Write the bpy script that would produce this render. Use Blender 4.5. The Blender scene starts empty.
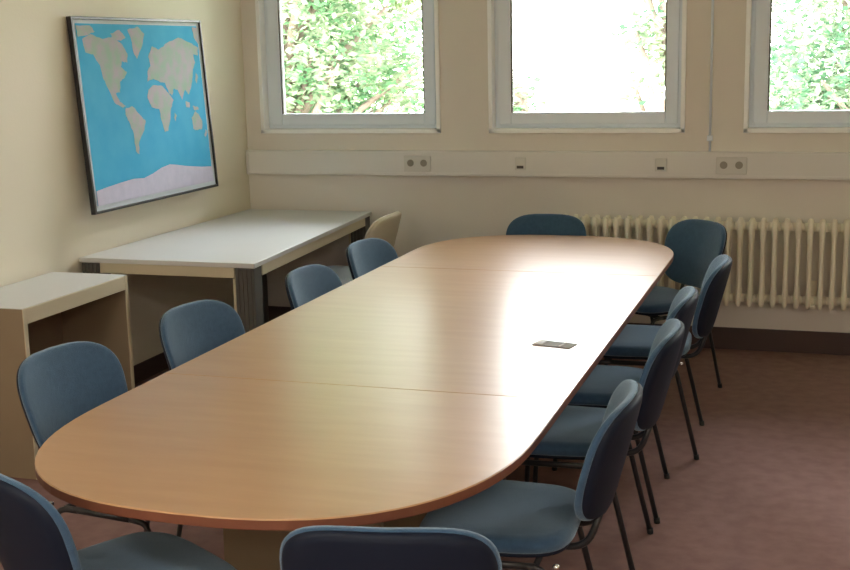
import bpy, bmesh, math, random
from mathutils import Vector, Matrix
from mathutils.geometry import tessellate_polygon
random.seed(7)
S = bpy.context.scene
COL = S.collection
PI = math.pi
R = math.radians

# ------------------------------------------------------------------ materials
def mat(name, col, rough=.6, metal=0.0, spec=.5, noise=None, bump=None, sheen=0, coat=0, trans=0):
    """noise = (scale, dark colour, detail) mixes a second colour; bump = (scale, strength)"""
    m = bpy.data.materials.new(name); m.use_nodes = True
    nt = m.node_tree; b = nt.nodes['Principled BSDF']
    b.inputs['Base Color'].default_value = (*col, 1)
    b.inputs['Roughness'].default_value = rough
    b.inputs['Metallic'].default_value = metal
    b.inputs['Specular IOR Level'].default_value = spec
    b.inputs['Sheen Weight'].default_value = sheen
    b.inputs['Coat Weight'].default_value = coat
    b.inputs['Sheen Tint'].default_value = (.68, .86, 1, 1)
    tc = nt.nodes.new('ShaderNodeTexCoord')
    if noise:
        n = nt.nodes.new('ShaderNodeTexNoise'); n.inputs['Scale'].default_value = noise[0]
        n.inputs['Detail'].default_value = noise[2] if len(noise) > 2 else 4
        nt.links.new(tc.outputs['Object'], n.inputs['Vector'])
        r = nt.nodes.new('ShaderNodeValToRGB')
        r.color_ramp.elements[0].position = .35; r.color_ramp.elements[1].position = .65
        r.color_ramp.elements[0].color = (*noise[1], 1); r.color_ramp.elements[1].color = (*col, 1)
        nt.links.new(n.outputs['Fac'], r.inputs['Fac']); nt.links.new(r.outputs['Color'], b.inputs['Base Color'])
    if bump:
        n2 = nt.nodes.new('ShaderNodeTexNoise'); n2.inputs['Scale'].default_value = bump[0]
        nt.links.new(tc.outputs['Object'], n2.inputs['Vector'])
        bp = nt.nodes.new('ShaderNodeBump'); bp.inputs['Strength'].default_value = bump[1]; bp.inputs['Distance'].default_value = .004
        nt.links.new(n2.outputs['Fac'], bp.inputs['Height']); nt.links.new(bp.outputs['Normal'], b.inputs['Normal'])
    return m

def wood_mat(name, c1, c2, rough, coat):
    m = bpy.data.materials.new(name); m.use_nodes = True
    nt = m.node_tree; b = nt.nodes['Principled BSDF']
    tc = nt.nodes.new('ShaderNodeTexCoord'); mp = nt.nodes.new('ShaderNodeMapping')
    mp.inputs['Scale'].default_value = (1.4, 9, 9)
    nt.links.new(tc.outputs['Object'], mp.inputs['Vector'])
    n = nt.nodes.new('ShaderNodeTexNoise'); n.inputs['Scale'].default_value = 2.5; n.inputs['Detail'].default_value = 8
    nt.links.new(mp.outputs['Vector'], n.inputs['Vector'])
    r = nt.nodes.new('ShaderNodeValToRGB')
    r.color_ramp.elements[0].position = .3; r.color_ramp.elements[1].position = .7
    r.color_ramp.elements[0].color = (*c2, 1); r.color_ramp.elements[1].color = (*c1, 1)
    nt.links.new(n.outputs['Fac'], r.inputs['Fac']); nt.links.new(r.outputs['Color'], b.inputs['Base Color'])
    b.inputs['Roughness'].default_value = rough; b.inputs['Coat Weight'].default_value = coat
    b.inputs['Coat Roughness'].default_value = .27
    return m

def glass_mat():
    m = bpy.data.materials.new('window_glass'); m.use_nodes = True
    nt = m.node_tree; nt.nodes.clear()
    o = nt.nodes.new('ShaderNodeOutputMaterial'); mx = nt.nodes.new('ShaderNodeMixShader')
    t = nt.nodes.new('ShaderNodeBsdfTransparent'); g = nt.nodes.new('ShaderNodeBsdfGlossy')
    g.inputs['Roughness'].default_value = .02
    f = nt.nodes.new('ShaderNodeFresnel'); f.inputs['IOR'].default_value = 1.35
    nt.links.new(f.outputs[0], mx.inputs[0]); nt.links.new(t.outputs[0], mx.inputs[1]); nt.links.new(g.outputs[0], mx.inputs[2])
    nt.links.new(mx.outputs[0], o.inputs[0])
    return m

def leaf_mat(name, c1, c2):
    m = bpy.data.materials.new(name); m.use_nodes = True
    nt = m.node_tree; nt.nodes.clear()
    o = nt.nodes.new('ShaderNodeOutputMaterial'); mx = nt.nodes.new('ShaderNodeMixShader'); mx.inputs[0].default_value = .45
    d = nt.nodes.new('ShaderNodeBsdfDiffuse'); t = nt.nodes.new('ShaderNodeBsdfTranslucent')
    tc = nt.nodes.new('ShaderNodeTexCoord'); n = nt.nodes.new('ShaderNodeTexNoise'); n.inputs['Scale'].default_value = 3.2; n.inputs['Detail'].default_value = 5
    nt.links.new(tc.outputs['Object'], n.inputs['Vector'])
    r = nt.nodes.new('ShaderNodeValToRGB'); r.color_ramp.elements[0].position = .4; r.color_ramp.elements[1].position = .6
    r.color_ramp.elements[0].color = (*c1, 1); r.color_ramp.elements[1].color = (*c2, 1)
    nt.links.new(n.outputs['Fac'], r.inputs['Fac'])
    nt.links.new(r.outputs['Color'], d.inputs['Color']); nt.links.new(r.outputs['Color'], t.inputs['Color'])
    nt.links.new(d.outputs[0], mx.inputs[1]); nt.links.new(t.outputs[0], mx.inputs[2]); nt.links.new(mx.outputs[0], o.inputs[0])
    return m

M = dict(
    wall_side=mat('cream_wall_paint', (.80, .745, .61), .75, noise=(1.2, (.77, .715, .58), 3), bump=(90, .12)),
    wall_win=mat('beige_wall_paint', (.75, .705, .65), .75, noise=(1.4, (.72, .675, .62), 3), bump=(90, .12)),
    ceiling=mat('ceiling_paint', (.8, .79, .76), .8),
    carpet=mat('red_brown_carpet', (.30, .178, .155), .95, spec=.1, noise=(14, (.25, .146, .128), 8), bump=(420, .8)),
    base=mat('dark_baseboard', (.07, .04, .035), .55),
    frame=mat('grey_window_frame', (.76, .83, .92), .4),
    lip=mat('white_window_lip', (.93, .94, .95), .35),
    glass=glass_mat(),
    trunk_=mat('trunking_plastic', (.74, .72, .70), .45),
    socket=mat('socket_plastic', (.64, .63, .60), .35),
    socket_in=mat('socket_recess', (.30, .28, .24), .5),
    dark=mat('socket_hole', (.06, .055, .05), .5),
    rad=mat('radiator_enamel', (.88, .82, .68), .4),
    pipe=mat('pipe_paint', (.72, .64, .48), .4),
    beech=wood_mat('beech_laminate', (.52, .295, .145), (.475, .262, .125), .34, .42),
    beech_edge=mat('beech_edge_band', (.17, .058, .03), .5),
    steel=mat('outlet_metal', (.36, .36, .36), .75, 0, spec=.1),
    outlet_white=mat('outlet_flap', (.8, .8, .8), .7, spec=.2),
    olive=mat('pedestal_laminate', (.20, .16, .10), .5, noise=(3, (.17, .135, .085), 3)),
    black=mat('black_metal', (.018, .018, .02), .35),
    rubber=mat('black_rubber', (.02, .02, .02), .7),
    fabric=mat('blue_fabric', (.044, .098, .180), .85, spec=.25, noise=(60, (.036, .082, .155), 4), bump=(380, .5), sheen=.6),
    shell=mat('dark_seat_shell', (.006, .011, .026), .6, spec=.25),
    chrome=mat('bright_metal', (.8, .8, .8), .2, 1.0),
    pale=mat('pale_beige_shell', (.62, .56, .44), .5),
    paleblue=mat('pale_blue_fabric', (.70, .82, 1.0), .8, bump=(300, .4)),
    greytop=mat('light_grey_laminate', (.66, .66, .66), .38, noise=(2, (.63, .63, .63), 3)),
    creamedge=mat('cream_edge', (.62, .55, .40), .5),
    brown=mat('brown_laminate', (.24, .17, .115), .55, noise=(3, (.21, .15, .10), 3)),
    deskend=mat('tan_end_panel', (.29, .22, .145), .55, noise=(3, (.265, .20, .13), 3)),
    ribbed=mat('dark_grey_leg', (.10, .095, .085), .55),
    sea=mat('map_sea_blue', (.07, .42, .70), .8, spec=.1, noise=(7, (.09, .46, .72), 3)),
    land=mat('map_land', (.48, .44, .50), .8, spec=.1, noise=(16, (.36, .50, .42), 6)),
    ice=mat('map_ice', (.55, .54, .68), .8, spec=.1, noise=(25, (.60, .58, .72), 6)),
    mapborder=mat('map_paper_border', (.62, .68, .74), .8, spec=.1),
    bark=mat('bark', (.22, .17, .13), .9, noise=(8, (.12, .09, .07), 6)),
    grass=mat('lawn_green', (.16, .26, .09), .95, noise=(2, (.11, .20, .06), 6)),
    leaf1=leaf_mat('leaf_fresh', (.095, .20, .095), (.34, .39, .26)),
    leaf2=leaf_mat('leaf_yellow_green', (.14, .24, .10), (.34, .34, .22)),
    leaf3=leaf_mat('leaf_deep', (.08, .18, .10), (.30, .36, .24)),
    fillglow=None,
)
lm = bpy.data.materials.new('fill_light_glow'); lm.use_nodes = True
lm.node_tree.nodes['Principled BSDF'].inputs['Emission Color'].default_value = (1, .94, .84, 1)
lm.node_tree.nodes['Principled BSDF'].inputs['Emission Strength'].default_value = 18  # glow of the added overhead fill panels
M['fillglow'] = lm

# ------------------------------------------------------------------ helpers
def box(bm, x0, x1, y0, y1, z0, z1, mi=0, bev=0):
    r = bmesh.ops.create_cube(bm, size=1)
    vs = r['verts']
    for v in vs:
        v.co = Vector(((x0+x1)/2 + v.co.x*(x1-x0), (y0+y1)/2 + v.co.y*(y1-y0), (z0+z1)/2 + v.co.z*(z1-z0)))
    fs = list({f for v in vs for f in v.link_faces})
    for f in fs: f.material_index = mi
    if bev:
        es = list({e for v in vs for e in v.link_edges})
        bmesh.ops.bevel(bm, geom=es, offset=bev, segments=2, affect='EDGES', profile=.5)

def tube(bm, pts, r, n=10, squash=1.0, mi=0, cap=True):
    """sweep a round/oval section along pts"""
    pts = [Vector(p) for p in pts]; rings = []
    up = Vector((1, 0, 0))
    for i, p in enumerate(pts):
        a = pts[max(i-1, 0)]; b = pts[min(i+1, len(pts)-1)]
        t = (b-a).normalized()
        u = up - t*up.dot(t)
        if u.length < 1e-4: u = Vector((0, 0, 1)) - t*t.z
        u.normalize(); w = t.cross(u)
        rr = r[i] if isinstance(r, (list, tuple)) else r
        rings.append([bm.verts.new(p + u*math.cos(2*PI*k/n)*rr*squash + w*math.sin(2*PI*k/n)*rr) for k in range(n)])
    for i in range(len(rings)-1):
        for k in range(n):
            f = bm.faces.new((rings[i][k], rings[i][(k+1) % n], rings[i+1][(k+1) % n], rings[i+1][k])); f.material_index = mi; f.smooth = True
    if cap:
        for rg in (rings[0][::-1], rings[-1]):
            f = bm.faces.new(rg); f.material_index = mi

def smooth_path(pts, n=5, rad=.05):
    """round the corners of a polyline"""
    P = [Vector(p) for p in pts]; out = [P[0]]
    for i in range(1, len(P)-1):
        a, b, c = P[i-1], P[i], P[i+1]
        r1 = min(rad, (a-b).length*.45); r2 = min(rad, (c-b).length*.45)
        s = b + (a-b).normalized()*r1; e = b + (c-b).normalized()*r2
        for k in range(n+1):
            t = k/n; out.append(s*(1-t)**2 + b*2*t*(1-t) + e*t*t)
    out.append(P[-1]); return out

def obj(name, bm, mats, parent=None, smooth=False, kind=None, label=None):
    if name != 'map_sheet': bmesh.ops.recalc_face_normals(bm, faces=bm.faces)
    me = bpy.data.meshes.new(name)
    if smooth:
        for f in bm.faces: f.smooth = True
    bm.to_mesh(me); bm.free()
    for m in (mats if isinstance(mats, (list, tuple)) else [mats]): me.materials.append(m)
    o = bpy.data.objects.new(name, me); COL.objects.link(o)
    if parent: o.parent = parent
    if kind: o['kind'] = kind
    if label: o['label'] = label
    return o

def empty(name, loc=(0, 0, 0), rz=0, kind=None):
    o = bpy.data.objects.new(name, None); COL.objects.link(o); o.empty_display_size = .1
    o.location = loc; o.rotation_euler = (0, 0, rz)
    if kind: o['kind'] = kind
    return o

def tag(o, label, cat, group=None):
    o['label'] = label; o['category'] = cat
    if group: o['group'] = group
    return o

def copy_tree(o, parent=None):
    c = o.copy(); COL.objects.link(c)
    if parent: c.parent = parent
    for ch in list(o.children): copy_tree(ch, c)
    return c

def bmn(): return bmesh.new()

# ------------------------------------------------------------------ room shell
XL, XR, YW, YB, ZC = -3.53, 2.9, 7.10, -2.6, 2.85
bm = bmn(); box(bm, XL-.15, XR+.15, YB-.15, YW+.25, -.12, 0)
fl = obj('floor', bm, M['carpet'], kind='structure')
bm = bmn(); box(bm, XL-.15, XR+.15, YB-.15, YW+.25, ZC, ZC+.12)
obj('ceiling', bm, M['ceiling'], kind='structure')
bm = bmn(); box(bm, XL-.15, XL, YB-.15, YW+.25, 0, ZC); obj('wall_left', bm, M['wall_side'], kind='structure')
bm = bmn(); box(bm, XR, XR+.15, YB-.15, YW+.25, 0, ZC); obj('wall_right', bm, M['wall_side'], kind='structure')
bm = bmn(); box(bm, XL, XR, YB-.15, YB, 0, ZC); obj('wall_back', bm, M['wall_side'], kind='structure')

WIN = [(-3.42, -2.24), (-1.93, -.79), (-.46, .70), (1.01, 2.17)]
Z0, Z1 = 1.25, 2.62
bm = bmn()
box(bm, XL, XR, YW, YW+.25, 0, Z0); box(bm, XL, XR, YW, YW+.25, Z1, ZC)
xs = [XL] + [v for w in WIN for v in w] + [XR]
for i in range(0, len(xs), 2):
    box(bm, xs[i], xs[i+1], YW, YW+.25, Z0, Z1)
obj('wall_window', bm, M['wall_win'], kind='structure')

for i, (a, b) in enumerate(WIN):
    w = empty('window_%d' % (i+1), ((a+b)/2, YW, Z0), kind='structure')
    hw = (b-a)/2; H = Z1-Z0
    lp = .020
    # projecting white lip round the opening
    bm = bmn()
    box(bm, -hw-.004, -hw+lp, -.014, .075, -.004, H, bev=.003); box(bm, hw-lp, hw+.004, -.014, .075, -.004, H, bev=.003)
    box(bm, -hw-.004, hw+.004, -.014, .075, -.006, lp, bev=.003); box(bm, -hw, hw, -.014, .075, H-lp, H+.004, bev=.003)
    obj('window_lip', bm, M['lip'], w)
    # fixed frame set back, a dark gasket gap then the sash
    bm = bmn()
    g = lp
    for (x0, x1, z0, z1) in ((-hw+g, -hw+g+.035, g, H-g), (hw-g-.035, hw-g, g, H-g), (-hw+g+.035, hw-g-.035, g, g+.03), (-hw+g+.035, hw-g-.035, H-g-.03, H-g)):
        box(bm, x0, x1, .06, .13, z0, z1, bev=.003)
    obj('window_frame', bm, M['frame'], w)
    bm = bmn(); s0 = g+.022; st = .078
    for (x0, x1, z0, z1) in ((-hw+s0, -hw+s0+st, s0, H-s0), (hw-s0-st+.008, hw-s0, s0, H-s0), (-hw+s0+st, hw-s0-st+.008, s0, s0+st-.008), (-hw+s0+st, hw-s0-st+.008, H-s0-st, H-s0)):
        box(bm, x0, x1, .045, .11, z0, z1, bev=.006)
    sash = obj('sash', bm, M['frame'], w)
    bm = bmn()
    x0, x1, z0, z1 = -hw+s0+st, hw-s0-st+.008, s0+st-.008, H-s0-st
    for (c0, c1, d0, d1) in ((x0, x0+.008, z0, z1), (x1-.006, x1, z0, z1), (x0, x1, z1-.006, z1)):
        box(bm, c0, c1, .05, .075, d0, d1)
    obj('gasket', bm, M['ribbed'], sash)
    bm = bmn(); box(bm, x0, x1, .08, .086, z0, z1)
    obj('pane', bm, M['glass'], sash)
    bm = bmn(); box(bm, -hw-.05, hw+.05, .25, .36, -.03, 0); obj('outer_sill', bm, M['steel'], w)

bm = bmn(); box(bm, XL+.012, XR, YW-.014, YW, 0, .128, bev=.003); obj('baseboard_window', bm, M['base'], kind='structure')
bm = bmn(); box(bm, XL, XL+.014, YB, YW-.0145, 0, .10, bev=.003); obj('baseboard_left', bm, M['base'], kind='structure')
bm = bmn(); box(bm, XR-.014, XR, YB, YW-.0145, 0, .10, bev=.003); obj('baseboard_right', bm, M['base'], kind='structure')

# fill lights added on the ceiling, out of view, to brighten the room
for k, (lx, ly) in enumerate(((-1.9, .1), (1.1, .1), (-1.9, -1.6), (1.1, -1.6))):
    t = empty('fill_light', (lx, ly, ZC))
    tag(t, 'white rectangular fill panel added overhead, out of frame', 'fill light', 'added fill lights')
    bm = bmn(); box(bm, -.62, .62, -.16, .16, -.07, 0, bev=.01); obj('fill_housing', bm, M['lip'], t)
    bm = bmn(); box(bm, -.58, .58, -.13, .13, -.08, -.0705); obj('fill_panel', bm, M['fillglow'], t)

# ------------------------------------------------------------------ cable trunking on the window wall
tr = empty('cable_trunking', (XL, YW, 1.065))
tag(tr, 'long cream cable trunking running along the wall under the windows', 'trunking')
bm = bmn(); box(bm, .03, 6.3, -.055, 0, -.075, .075, bev=.004); obj('trunking_cover', bm, M['trunk_'], tr)
bm = bmn(); box(bm, .012, .0299, -.058, 0, -.078, .078, bev=.004); obj('end_cap', bm, M['trunk_'], tr)
bm = bmn(); box(bm, .03, 6.3, -.059, -.0552, .056, .064); box(bm, .03, 6.3, -.059, -.0552, -.064, -.056); obj('cover_ridge', bm, M['trunk_'], tr)
def double_socket(x):
    bm = bmn(); box(bm, x-.085, x+.085, -.066, -.0555, -.048, .048, bev=.004)
    s = obj('power_socket', bm, M['socket'], tr)
    for dx in (-.042, .042):
        bm = bmn()
        rr = bmesh.ops.create_cone(bm, cap_ends=True, segments=24, radius1=.021, radius2=.021, depth=.003)
        bmesh.ops.rotate(bm, verts=bm.verts, cent=(0, 0, 0), matrix=Matrix.Rotation(PI/2, 3, 'X'))
        bmesh.ops.translate(bm, verts=bm.verts, vec=(x+dx, -.068, .004))
        obj('socket_well', bm, M['socket_in'], s)
def data_socket(x):
    bm = bmn(); box(bm, x-.034, x+.034, -.066, -.0555, -.034, .04, bev=.004)
    s = obj('data_socket', bm, M['socket'], tr)
    bm = bmn(); box(bm, x-.02, x+.02, -.069, -.0661, -.024, -.008); obj('socket_opening', bm, M['dark'], s)
double_socket(1.16); data_socket(1.80); data_socket(2.62); double_socket(3.01)

bm = bmn(); tube(bm, [(-.645, YW-.008, 1.141), (-.645, YW-.008, 2.84)], .007, 8)
box(bm, -.66, -.63, YW-.022, YW-.001, 1.20, 1.23); box(bm, -.66, -.63, YW-.022, YW-.001, 2.0, 2.03)
tag(obj('wall_cable', bm, M['frame']), 'thin pale vertical cable between the middle and right windows', 'cable')

# ------------------------------------------------------------------ radiator
rd = empty('radiator', (-1.46, YW-.105, 0))
tag(rd, 'long cream column radiator on the wall under the windows', 'radiator')
def rad_section(x):
    bm = bmn()
    for yy in (-.045, .045):
        zs = [.285, .30, .33, .36, .40, .55, .66, .70, .73, .76, .775]
        rs = [.010, .018, .021, .020, .016, .0155, .016, .020, .022, .021, .014]
        tube(bm, [(x, yy, z) for z in zs], rs, 10, squash=.80)
    for z in (.325, .735):
        tube(bm, [(x, -.045, z), (x, .045, z)], .019, 8, squash=.8)
        tube(bm, [(x-.0305, 0, z), (x+.0305, 0, z)], .024, 10)
    return bm
first = obj('radiator_section', rad_section(0), M['rad'], rd)
NSEC = 44
for k in range(1, NSEC):
    c = first.copy(); COL.objects.link(c); c.location.x = k*.0625
for z, lab in ((.325, 'return_pipe'), (.735, 'flow_pipe')):
    bm = bmn(); L = NSEC*.0625
    tube(bm, smooth_path([(L-.06, 0, z), (L+.09, 0, z), (L+.09, 0, .001)] if z > .5 else [(L-.06, 0, z), (L+.045, 0, z), (L+.045, 0, .001)], 5, .03), .011, 10)
    obj(lab, bm, M['pipe'], rd)
for xk in (.22, 1.4, 2.45):
    bm = bmn(); box(bm, xk-.012, xk+.012, -.07, .10, .29, .306, bev=.003); box(bm, xk-.02, xk+.02, .088, .0999, .28, .42, bev=.003)
    obj('wall_bracket', bm, M['rad'], rd)

# ------------------------------------------------------------------ wall map (hangs with its top tilted off the wall)
MW, MH = 1.30, .965
mp = empty('world_map', (XL+.066, 5.86, .972))
tag(mp, 'blue world map in a thin dark frame on the cream left wall', 'map')
tilt = -math.asin(.060/MH)
mp.rotation_euler = (0, tilt, 0)
# local: x = out of wall, y = along wall, z = up
bm = bmn(); y0, y1 = -MW/2, MW/2
fw = .014
box(bm, 0, .026, y0, y0+fw*1.15, 0, MH, bev=.002); box(bm, 0, .026, y1-fw, y1, 0, MH, bev=.002)
box(bm, 0, .026, y0+fw, y1-fw, 0, fw, bev=.002); box(bm, 0, .026, y0+fw, y1-fw, MH-fw, MH, bev=.002)
obj('map_frame', bm, M['black'], mp)
bm = bmn(); box(bm, .002, .014, y0+fw, y1-fw, fw, MH-fw)
obj('map_backing', bm, M['ribbed'], mp)
bm = bmn()
def poly(pts, x, mi):
    vs = [bm.verts.new((x, y0+fw+u*(MW-2*fw), MH-fw-v*(MH-2*fw))) for u, v in pts]
    for tri in tessellate_polygon([[Vector((0, u, -v)) for u, v in pts]]):
        try: f = bm.faces.new([vs[k] for k in tri])
        except ValueError: continue
        f.material_index = mi; f.normal_update()
        if f.normal.x < 0: f.normal_flip()
poly([(0, 0), (1, 0), (1, 1), (0, 1)], .0150, 3)
poly([(.022, .02), (.978, .02), (.978, .975), (.022, .975)], .0156, 0)
def rough(pts, amp=.0035, n=4):
    out = []
    for i in range(len(pts)):
        a, b = pts[i], pts[(i+1) % len(pts)]
        for k in range(n):
            t = k/n; j = 0 if k == 0 else 1
            out.append((a[0]+(b[0]-a[0])*t + random.uniform(-amp, amp)*j, a[1]+(b[1]-a[1])*t + random.uniform(-amp, amp)*j))
    return out
LAND = [
 [(.06,.10),(.12,.075),(.20,.10),(.28,.09),(.34,.13),(.37,.18),(.36,.23),(.32,.22),(.31,.25),(.35,.28),(.33,.31),(.29,.33),(.28,.39),(.25,.39),(.27,.44),(.31,.465),(.29,.475),(.23,.44),(.20,.37),(.17,.31),(.16,.24),(.12,.18),(.07,.17)],
 [(.26,.07),(.33,.05),(.37,.09),(.33,.11),(.28,.10)],
 [(.39,.05),(.47,.03),(.52,.07),(.49,.14),(.44,.21),(.42,.18),(.41,.10)],
 [(.31,.475),(.36,.47),(.42,.53),(.45,.56),(.42,.62),(.38,.67),(.37,.74),(.345,.72),(.345,.62),(.32,.55),(.30,.51)],
 [(.50,.385),(.55,.36),(.62,.37),(.66,.41),(.70,.455),(.67,.50),(.655,.56),(.625,.63),(.595,.635),(.575,.56),(.57,.50),(.51,.485),(.485,.43)],
 [(.50,.34),(.51,.28),(.54,.25),(.53,.20),(.57,.14),(.62,.16),(.70,.12),(.80,.09),(.90,.12),(.97,.15),(.96,.20),(.92,.19),(.93,.24),(.90,.28),(.89,.33),(.87,.38),(.84,.43),(.81,.40),(.775,.46),(.745,.40),(.71,.39),(.69,.43),(.665,.41),(.64,.35),(.60,.345),(.55,.325)],
 [(.84,.57),(.88,.535),(.91,.555),(.935,.60),(.925,.645),(.88,.65),(.845,.64)],
 [(.80,.47),(.84,.48),(.83,.51),(.80,.50)], [(.86,.50),(.91,.51),(.92,.53),(.87,.525)], [(.695,.53),(.71,.55),(.695,.58),(.685,.56)],
 [(.955,.65),(.97,.67),(.95,.70),(.94,.69)], [(.925,.30),(.94,.33),(.92,.37),(.91,.35)], [(.025,.03),(.12,.03),(.15,.06),(.10,.08),(.03,.09)], [(.93,.03),(.975,.03),(.975,.13),(.94,.09)],
]
for k, L_ in enumerate(LAND): poly(rough(L_), .0162 + k*.0002, 1)
ice = [(.022, .895), (.10, .885), (.2, .875), (.3, .868), (.38, .875), (.45, .86), (.53, .835), (.60, .825), (.66, .835), (.73, .85), (.80, .862), (.88, .875), (.978, .885), (.978, .975), (.022, .975)]
poly(ice, .0195, 2)
obj('map_sheet', bm, [M['sea'], M['land'], M['ice'], M['mapborder']], mp)

# ------------------------------------------------------------------ conference table
TX, TY0, TY1, TW = -1.358, 2.285, 6.515, 1.312
TZ = .73
S1, S2 = 3.375, 5.395
tb = empty('conference_table', (TX, 4.4, 0))
tag(tb, 'long oval beech conference table in three sections in the middle of the room', 'table')
def end_outline(sgn, ye, ys):
    """superellipse end from +x side to -x side; ye = extreme, ys = seam"""
    a, b = TW/2, (.75 if sgn < 0 else .66)
    pts = []
    for k in range(41):
        t = PI*k/40; c, s = math.cos(t), math.sin(t)
        pts.append((math.copysign(abs(c)**(2/2.5), c)*a, ye - sgn*b + sgn*b*abs(s)**(2/2.5)))
    return [(a, ys)] + pts + [(-a, ys)]
def top_slab(name, pts):
    bm = bmn(); th = .026; ch = .003
    loops = []
    cx = sum(p[0] for p in pts)/len(pts); cy = sum(p[1] for p in pts)/len(pts)
    for (z, ins) in ((TZ-th, .001), (TZ-th+ch, 0), (TZ-ch, 0), (TZ, ch*.9)):
        lp_ = []
        for (x, y) in pts:
            d = Vector((x-cx, y-cy)); d = d*(1-ins/max(d.length, .01))
            lp_.append(bm.verts.new((cx+d.x, cy+d.y-4.4, z)))
        loops.append(lp_)
    n = len(pts)
    for i in range(3):
        for k in range(n):
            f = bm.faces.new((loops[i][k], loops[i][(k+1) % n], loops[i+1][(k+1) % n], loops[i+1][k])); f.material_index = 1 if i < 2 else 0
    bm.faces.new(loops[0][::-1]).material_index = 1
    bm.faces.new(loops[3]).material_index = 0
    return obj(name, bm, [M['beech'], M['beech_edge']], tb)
gap = .0007
top_slab('tabletop', end_outline(-1, TY0, S1-gap))
mid = top_slab('tabletop', [(TW/2, S1+gap), (TW/2, S2-gap), (-TW/2, S2-gap), (-TW/2, S1+gap)])
top_slab('tabletop', end_outline(1, TY1, S2+gap))
# flush cable outlet in the middle section
bm = bmn(); box(bm, -.07, .07, -.035, .035, TZ-.0005, TZ+.004, bev=.0015)
ou = obj('cable_outlet', bm, M['steel'], tb); ou.location = (-.875-TX, 4.03-4.4, 0); ou.rotation_euler = (0, 0, R(-12))
bm = bmn(); box(bm, -.066, -.035, -.03, .03, TZ+.0035, TZ+.0065, bev=.001); obj('outlet_flap', bm, M['outlet_white'], ou)
bm = bmn(); box(bm, .028, .034, -.031, .031, TZ+.0038, TZ+.0062); obj('outlet_slot', bm, M['outlet_white'], ou)
# pedestals: panel, foot rail, head rail
for yy in (2.95, 3.62, 5.15, 5.85):
    bm = bmn(); box(bm, -.24, .24, yy-4.4-.012, yy-4.4+.012, .04, .69, bev=.002)
    pd = obj('pedestal_panel', bm, M['olive'], tb)
    bm = bmn(); box(bm, -.25, .25, yy-4.4-.03, yy-4.4+.03, 0, .04, bev=.006); obj('foot_rail', bm, M['black'], pd)
    bm = bmn(); box(bm, -.32, .32, yy-4.4-.02, yy-4.4+.02, .6905, .7035, bev=.003); obj('head_rail', bm, M['black'], pd)
for xx in (-.45, .45):
    bm = bmn(); box(bm, xx-.015, xx+.015, 2.75-4.4, 6.05-4.4, .676, .690, bev=.002)
    obj('frame_rail', bm, M['black'], tb)

# ------------------------------------------------------------------ chairs
def back_pt(u, w_, v, off):
    # u in [-1,1] across, v in [0,1] up
    return Vector((u*w_, -.26-.09*v+.062*u*u + off, .49+.34*v))
def back_mesh(front):
    """upholstered pad (front) or shell (rear): rings from rim to centre"""
    bm = bmn(); n = 48
    e = lambda q, k: math.copysign(abs(q)**k, q)
    rim = []
    for a in range(n):
        t = 2*PI*a/n; c, s = math.cos(t), math.sin(t)
        rim.append((e(c, .55), .5+.5*e(s, .68)))
    prof = [(.96, -.008), (.98, -.008), (.995, -.005), (1.0, 0), (.995, .008), (.975, .012), (.93, .015), (.80, .018), (.6, .020), (.4, .021), (.2, .022)] if front else \
           [(.972, -.0082), (.965, -.016), (.93, -.023), (.85, -.026), (.6, -.028), (.3, -.028)]
    rings = []
    for (s, off) in prof:
        rg = []
        for (u, v) in rim:
            uu, vv = u*s, .5+(v-.5)*s
            rg.append(bm.verts.new(back_pt(uu, .205+.035*vv, vv, off)))
        rings.append(rg)
    for i in range(len(rings)-1):
        for k in range(n):
            bm.faces.new((rings[i][k], rings[i][(k+1) % n], rings[i+1][(k+1) % n], rings[i+1][k]))
    cv = bm.verts.new(back_pt(0, .2, .5, prof[-1][1]))
    for k in range(n): bm.faces.new((rings[-1][k], rings[-1][(k+1) % n], cv))
    return bm
def seat_mesh(pad):
    bm = bmn(); n = 48
    e = lambda q, k: math.copysign(abs(q)**k, q)
    out = []
    for a in range(n):
        t = 2*PI*a/n; c, s = math.cos(t), math.sin(t)
        y = e(s, .5)*.215
        out.append((e(c, .5)*(.232 + .012*(y/.215)), y + .012))
    prof = [(.97, .432), (.995, .438), (1.0, .450), (.99, .462), (.96, .470), (.88, .4755), (.6, .477), (.3, .476)] if pad else \
           [(.90, .416), (.95, .420), (.97, .4319)]
    rings = []
    for s, z in prof:
        rings.append([bm.verts.new((x*s, y*s, z - (.012*max(0, y*s-.13)/.09 if pad and z > .44 else 0))) for x, y in out])
    for i in range(len(rings)-1):
        for k in range(n): bm.faces.new((rings[i][k], rings[i][(k+1) % n], rings[i+1][(k+1) % n], rings[i+1][k]))
    bm.faces.new(rings[0]); bm.faces.new(rings[-1])
    return bm

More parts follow.
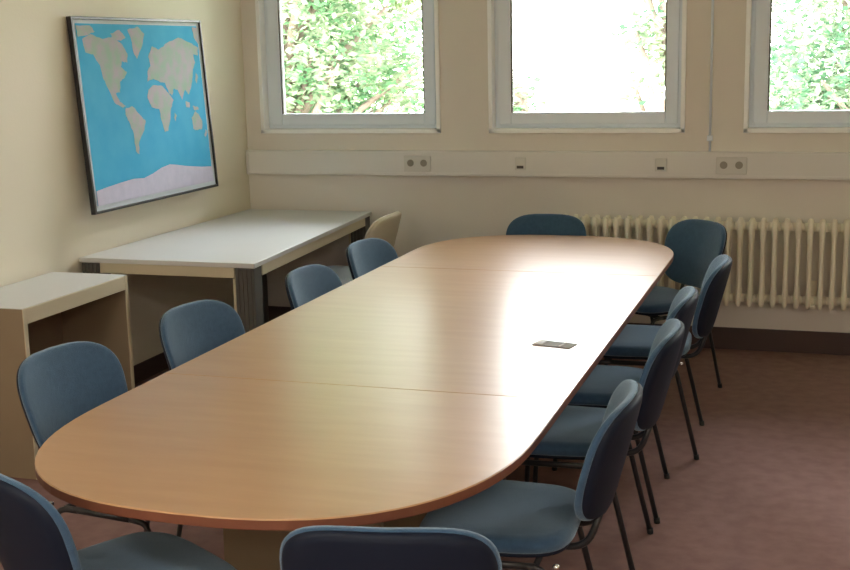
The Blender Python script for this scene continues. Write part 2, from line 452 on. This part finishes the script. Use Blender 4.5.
def make_chair(fab, shell):
    t = empty('conference_chair')
    seat = obj('seat', seat_mesh(True), fab, t, smooth=True)
    obj('seat_shell', seat_mesh(False), shell, seat, smooth=True)
    bk = obj('backrest', back_mesh(True), fab, t, smooth=True)
    obj('back_shell', back_mesh(False), shell, bk, smooth=True)
    for s in (-1, 1):
        # front leg (front), rear leg (rear)
        bm = bmn(); tube(bm, smooth_path([(s*.255, .215, .012), (s*.243, .19, .405), (s*.238, .12, .4075)], 6, .04), .0095, 10, squash=.8)
        lg = obj('leg', bm, M['black'], t)
        bm = bmn(); tube(bm, [(s*.2555, .216, 0), (s*.255, .215, .02)], .0115, 10); obj('foot_cap', bm, M['rubber'], lg)
        bm = bmn(); tube(bm, smooth_path([(s*.245, -.245, .012), (s*.240, -.15, .405), (s*.238, -.06, .4075)], 6, .04), .0095, 10, squash=.8)
        lg = obj('leg', bm, M['black'], t)
        bm = bmn(); tube(bm, [(s*.2453, -.247, 0), (s*.245, -.245, .02)], .0115, 10); obj('foot_cap', bm, M['rubber'], lg)
        # side rail that rises into the back support
        bm = bmn(); tube(bm, [(s*.238, .12, .4075), (s*.238, -.12, .4075)], .010, 10, squash=.8)
        obj('side_rail', bm, M['black'], t)
        bm = bmn(); tube(bm, smooth_path([(s*.085, -.12, .4075), (s*.085, -.235, .4095), (s*.085, -.272, .52)], 6, .05), .010, 10)
        obj('back_support', bm, M['black'], t)
        bm = bmn(); bmesh.ops.create_uvsphere(bm, u_segments=12, v_segments=8, radius=.010)
        bmesh.ops.translate(bm, verts=bm.verts, vec=(s*.2385, -.175, .412))
        obj('bolt_cap', bm, M['chrome'], t, smooth=True)
    for y in (-.12, .13):
        bm = bmn(); tube(bm, [(-.236, y, .4075), (.236, y, .4075)], .009, 8); obj('cross_bar', bm, M['black'], t)
    return t

proto = make_chair(M['fabric'], M['shell'])
G = 'blue chairs around the conference table'
CH = [
 (-1.992, 3.193, -97, 'blue chair nearest the camera on the left side, in front of the cream open desk'),
 (-1.91, 3.894, -99, 'blue chair on the left side before the near end of the grey table'),
 (-1.80, 4.74, -93, 'blue chair on the left side beside the near right leg of the grey table'),
 (-1.825, 5.491, -97, 'farthest blue chair on the left side, in front of the pale beige chair'),
 (-.84, 6.25, 135, 'blue chair at the far right corner turned inward before the radiator'),
 (-1.47, 6.29, 180, 'blue chair at the far end, only its top showing over the table before the wall'),
 (-.865, 2.43, 12, 'blue chair at the near end, its dark back towards the camera at the bottom'),
 (-1.62, 2.50, -31, 'blue chair cut off at the bottom left corner of the picture, seen from behind'),
 (-.82, 3.155, 93, 'nearest blue chair on the right side, its whole seat showing'),
 (-.80, 3.965, 93, 'second blue chair from the camera along the right side of the table'),
 (-.815, 4.56, 93, 'third blue chair from the camera along the right side of the table'),
 (-.75, 5.32, 93, 'fourth blue chair along the right side, just before the inward-turned corner chair'),
]
for i, (x, y, r, lab) in enumerate(CH):
    c = proto if i == 0 else copy_tree(proto)
    c.location = (x, y, 0); c.rotation_euler = (0, 0, R(r))
    tag(c, lab, 'chair', G)

# pale chair at the side table
pc = make_chair(M['paleblue'], M['pale'])
pc.name = 'side_chair'; pc.location = (-2.70, 6.54, 0); pc.rotation_euler = (0, 0, R(90))
for ch in pc.children:
    if ch.name.startswith('backrest'): ch.data.materials[0] = M['pale']
tag(pc, 'pale beige backed chair with light blue seat beside the right edge of the grey table', 'chair')

# ------------------------------------------------------------------ light grey table by the left wall
gt = empty('side_table', (-3.04, 6.11, 0), 0)
tag(gt, 'light grey rectangular table against the left wall below the world map', 'table')
W2, L2, H2 = .48, .95, .765
bm = bmn(); box(bm, -W2, W2, -L2, L2, H2-.024, H2, bev=.003); obj('tabletop', bm, M['greytop'], gt)
bm = bmn(); q = .112
box(bm, -W2+q, W2-q, -L2+.006, -L2+.026, H2-.075, H2-.0245, bev=.002); box(bm, -W2+q, W2-q, L2-.026, L2-.006, H2-.075, H2-.0245, bev=.002)
box(bm, W2-.026, W2-.006, -L2+q, L2-q, H2-.075, H2-.0245, bev=.002); box(bm, -W2+.006, -W2+.026, -L2+q, L2-q, H2-.075, H2-.0245, bev=.002)
obj('apron', bm, M['creamedge'], gt)
for sx in (-1, 1):
    for sy in (-1, 1):
        bm = bmn(); cx, cy = sx*(W2-.058), sy*(L2-.058)
        box(bm, cx-.05, cx+.05, cy-.05, cy+.05, .02, H2-.0245, bev=.004)
        for k in range(4): box(bm, cx-.038+k*.022, cx-.030+k*.022, cy-.0555, cy-.0495, .03, H2-.03)
        lg = obj('leg', bm, M['ribbed'], gt)
        bm = bmn(); tube(bm, [(cx, cy, 0), (cx, cy, .0195)], .03, 12); obj('foot_cap', bm, M['rubber'], lg)
        if sx > 0: bm = bmn(); box(bm, cx-.062, cx-.0502, cy-.05, cy-.036, .03, H2-.08); obj('leg_trim', bm, M['creamedge'], lg)
# the free long side runs slightly inwards towards the window: a trapezoid top
for o in [c for c in COL.objects if c.parent == gt or (c.parent and c.parent.parent == gt)]:
    for v in o.data.vertices:
        if v.co.x > .1: v.co.x -= .125*(v.co.y+L2)/(2*L2)

# ------------------------------------------------------------------ open desk at left, in front of the grey table
dk = empty('open_desk', (-3.318, 4.54, 0))
tag(dk, 'cream topped open desk with tan end panels at the left edge of the picture', 'desk')
DW, DL, DH = .205, .40, .73
bm = bmn(); box(bm, -DW, DW+.002, -DL+.0255, DL-.0255, DH-.065, DH, bev=.002); obj('desktop', bm, [M['creamedge']], dk)
bm = bmn(); box(bm, -DW+.004, DW-.004, -DL+.004, DL-.004, DH+.0003, DH+.003); obj('top_laminate', bm, M['greytop'], dk)
for s in (-1, 1):
    bm = bmn(); y = s*(DL-.014); box(bm, -DW, DW-.003, y-.0112, y+.0112, 0, DH, bev=.001)
    p = obj('end_panel', bm, M['deskend'], dk)
    bm = bmn(); box(bm, DW-.0028, DW+.002, y-.0112, y+.0112, 0, DH); obj('edge_strip', bm, M['creamedge'], p)
bm = bmn(); box(bm, -DW+.03, -DW+.048, -DL+.026, DL-.026, .06, DH-.0653); obj('back_panel', bm, M['brown'], dk)

# ------------------------------------------------------------------ outside: ground and trees
bm = bmn(); box(bm, -40, 40, YW+.6, 60, -3.3, -3.2)
g = obj('ground', bm, M['grass'], kind='structure')

def make_tree(name, lab, loc, height, clumps, leafm, nleaf, lsize=.085):
    """clumps: (dx,dy,z,radius) ellipsoidal leaf clusters"""
    t = empty(name, (*loc, -3.2)); tag(t, lab, 'tree')
    bm = bmn()
    tube(bm, [(0, 0, 0), (.05, 0, 1.2), (-.04, .05, 2.6), (.03, 0, 4.2), (0, 0, height)], [.20, .16, .13, .10, .03], 12)
    tk = obj('trunk', bm, M['bark'], t)
    bm = bmn()
    for (dx, dy, z, r) in clumps:
        zb = max(2.2, z-1.4)
        tube(bm, [(0, 0, zb), (dx*.5, dy*.5, zb+(z-zb)*.6), (dx, dy, z)], [.06, .04, .015], 7)
    obj('branches', bm, M['bark'], t)
    bm = bmn()
    tot = sum(c[3]**2 for c in clumps)
    for (dx, dy, z, r) in clumps:
        for _ in range(int(nleaf*r*r/tot)):
            while True:
                p = Vector((random.uniform(-1, 1), random.uniform(-1, 1), random.uniform(-1, 1)))
                if .35 < p.length < 1: break
            p = Vector((dx, dy, z)) + p*r
            q = Matrix.Rotation(random.uniform(0, 2*PI), 3, 'Z') @ Matrix.Rotation(random.gauss(0, .7), 3, 'X') @ Matrix.Rotation(random.gauss(0, .5), 3, 'Y')
            s = lsize*random.uniform(.6, 1.3)
            vs = [bm.verts.new(p + q @ Vector(c)*s) for c in ((-.9, 0, 0), (0, -.45, .06), (1, 0, 0), (0, .45, .06))]
            bm.faces.new(vs)
    f = obj('foliage', bm, leafm, t); f['kind'] = 'stuff'
    return t
def clumps_for(xa, xb, za, zb, n, ry=1.0, rmin=.45, rmax=.8):
    return [(random.uniform(xa, xb), random.uniform(-ry, ry), random.uniform(za, zb)+3.2, random.uniform(rmin, rmax)) for _ in range(n)]
random.seed(11)
make_tree('broadleaf_tree', 'leafy green tree filling the view through the left window', (-5.6, 12.2), 8.0, clumps_for(-1.6, 1.5, .2, 5.0, 75, 1.1), M['leaf1'], 50000, .054)
make_tree('broadleaf_tree', 'leafy green tree filling the view through the right window', (.8, 12.4), 7.8, clumps_for(-1.35, 1.6, .1, 4.6, 64, 1.0), M['leaf3'], 42000, .052)
make_tree('slender_tree', 'yellow green tree standing behind the tree outside the left window', (-7.6, 16.5), 6.5, clumps_for(-1.6, 2.0, -.2, 4.0, 26, 1.0), M['leaf2'], 10000, .08)
make_tree('young_tree', 'pale green tree whose twigs reach into the right edge of the middle window', (-1.05, 9.6), 5.2, clumps_for(-.42, .25, 1.15, 2.3, 13, .25, .14, .26), M['leaf3'], 1900, .045)
make_tree('sapling', 'small pale twigs at the left edge of the middle window', (-3.55, 14.4), 4.9, clumps_for(-.15, .12, .95, 1.6, 4, .2, .18, .28), M['leaf1'], 260, .06)

# ------------------------------------------------------------------ light
w = bpy.data.worlds.new('overcast_sky'); S.world = w; w.use_nodes = True
nt = w.node_tree; bg = nt.nodes['Background']
gr = nt.nodes.new('ShaderNodeTexGradient'); tcw = nt.nodes.new('ShaderNodeTexCoord'); sp = nt.nodes.new('ShaderNodeSeparateXYZ')
rp = nt.nodes.new('ShaderNodeValToRGB')
nt.links.new(tcw.outputs['Generated'], sp.inputs[0]); nt.links.new(sp.outputs['Z'], rp.inputs['Fac'])
rp.color_ramp.elements[0].color = (1, .985, .95, 1); rp.color_ramp.elements[1].color = (.86, .93, 1, 1)
nt.links.new(rp.outputs['Color'], bg.inputs['Color']); bg.inputs['Strength'].default_value = 9

sd = bpy.data.lights.new('sun', 'SUN'); sd.energy = 3.0; sd.angle = R(3); sd.color = (1, .95, .85)
so = bpy.data.objects.new('sun', sd); COL.objects.link(so)
so.rotation_euler = Vector((-.35, 1, -1.1)).to_track_quat('-Z', 'Y').to_euler()
for (a, b) in WIN:
    ld = bpy.data.lights.new('window_portal', 'AREA'); ld.shape = 'RECTANGLE'; ld.size = b-a; ld.size_y = Z1-Z0
    lo = bpy.data.objects.new('window_portal', ld); COL.objects.link(lo)
    lo.location = ((a+b)/2, YW+.24, (Z0+Z1)/2); lo.rotation_euler = (R(-90), 0, 0)
    ld.cycles.is_portal = True

# ------------------------------------------------------------------ camera
yaw, pit, rol = -.320776, .18809, .022784
cy_, sy_, cp, sp_, cr, sr = math.cos(yaw), math.sin(yaw), math.cos(pit), math.sin(pit), math.cos(rol), math.sin(rol)
f = Vector((sy_*cp, cy_*cp, -sp_)); r_ = Vector((cy_, -sy_, 0)); d_ = f.cross(r_)
r2 = cr*r_ + sr*d_; d2 = -sr*r_ + cr*d_
cd = bpy.data.cameras.new('camera'); cam = bpy.data.objects.new('camera', cd); COL.objects.link(cam)
mtx = Matrix((( r2.x, -d2.x, -f.x, 0), (r2.y, -d2.y, -f.y, 0), (r2.z, -d2.z, -f.z, 1.73), (0, 0, 0, 1)))
cam.matrix_world = mtx
cd.sensor_fit = 'HORIZONTAL'; cd.sensor_width = 36; cd.lens = 36*1226.1/850
cd.clip_start = .05; cd.clip_end = 200
S.camera = cam
S.view_settings.view_transform = 'Standard'; S.view_settings.look = 'None'
S.view_settings.exposure = 1.25
S.cycles.use_denoising = True
S.cycles.max_bounces = 10; S.cycles.diffuse_bounces = 6
S.cycles.sample_clamp_indirect = 10
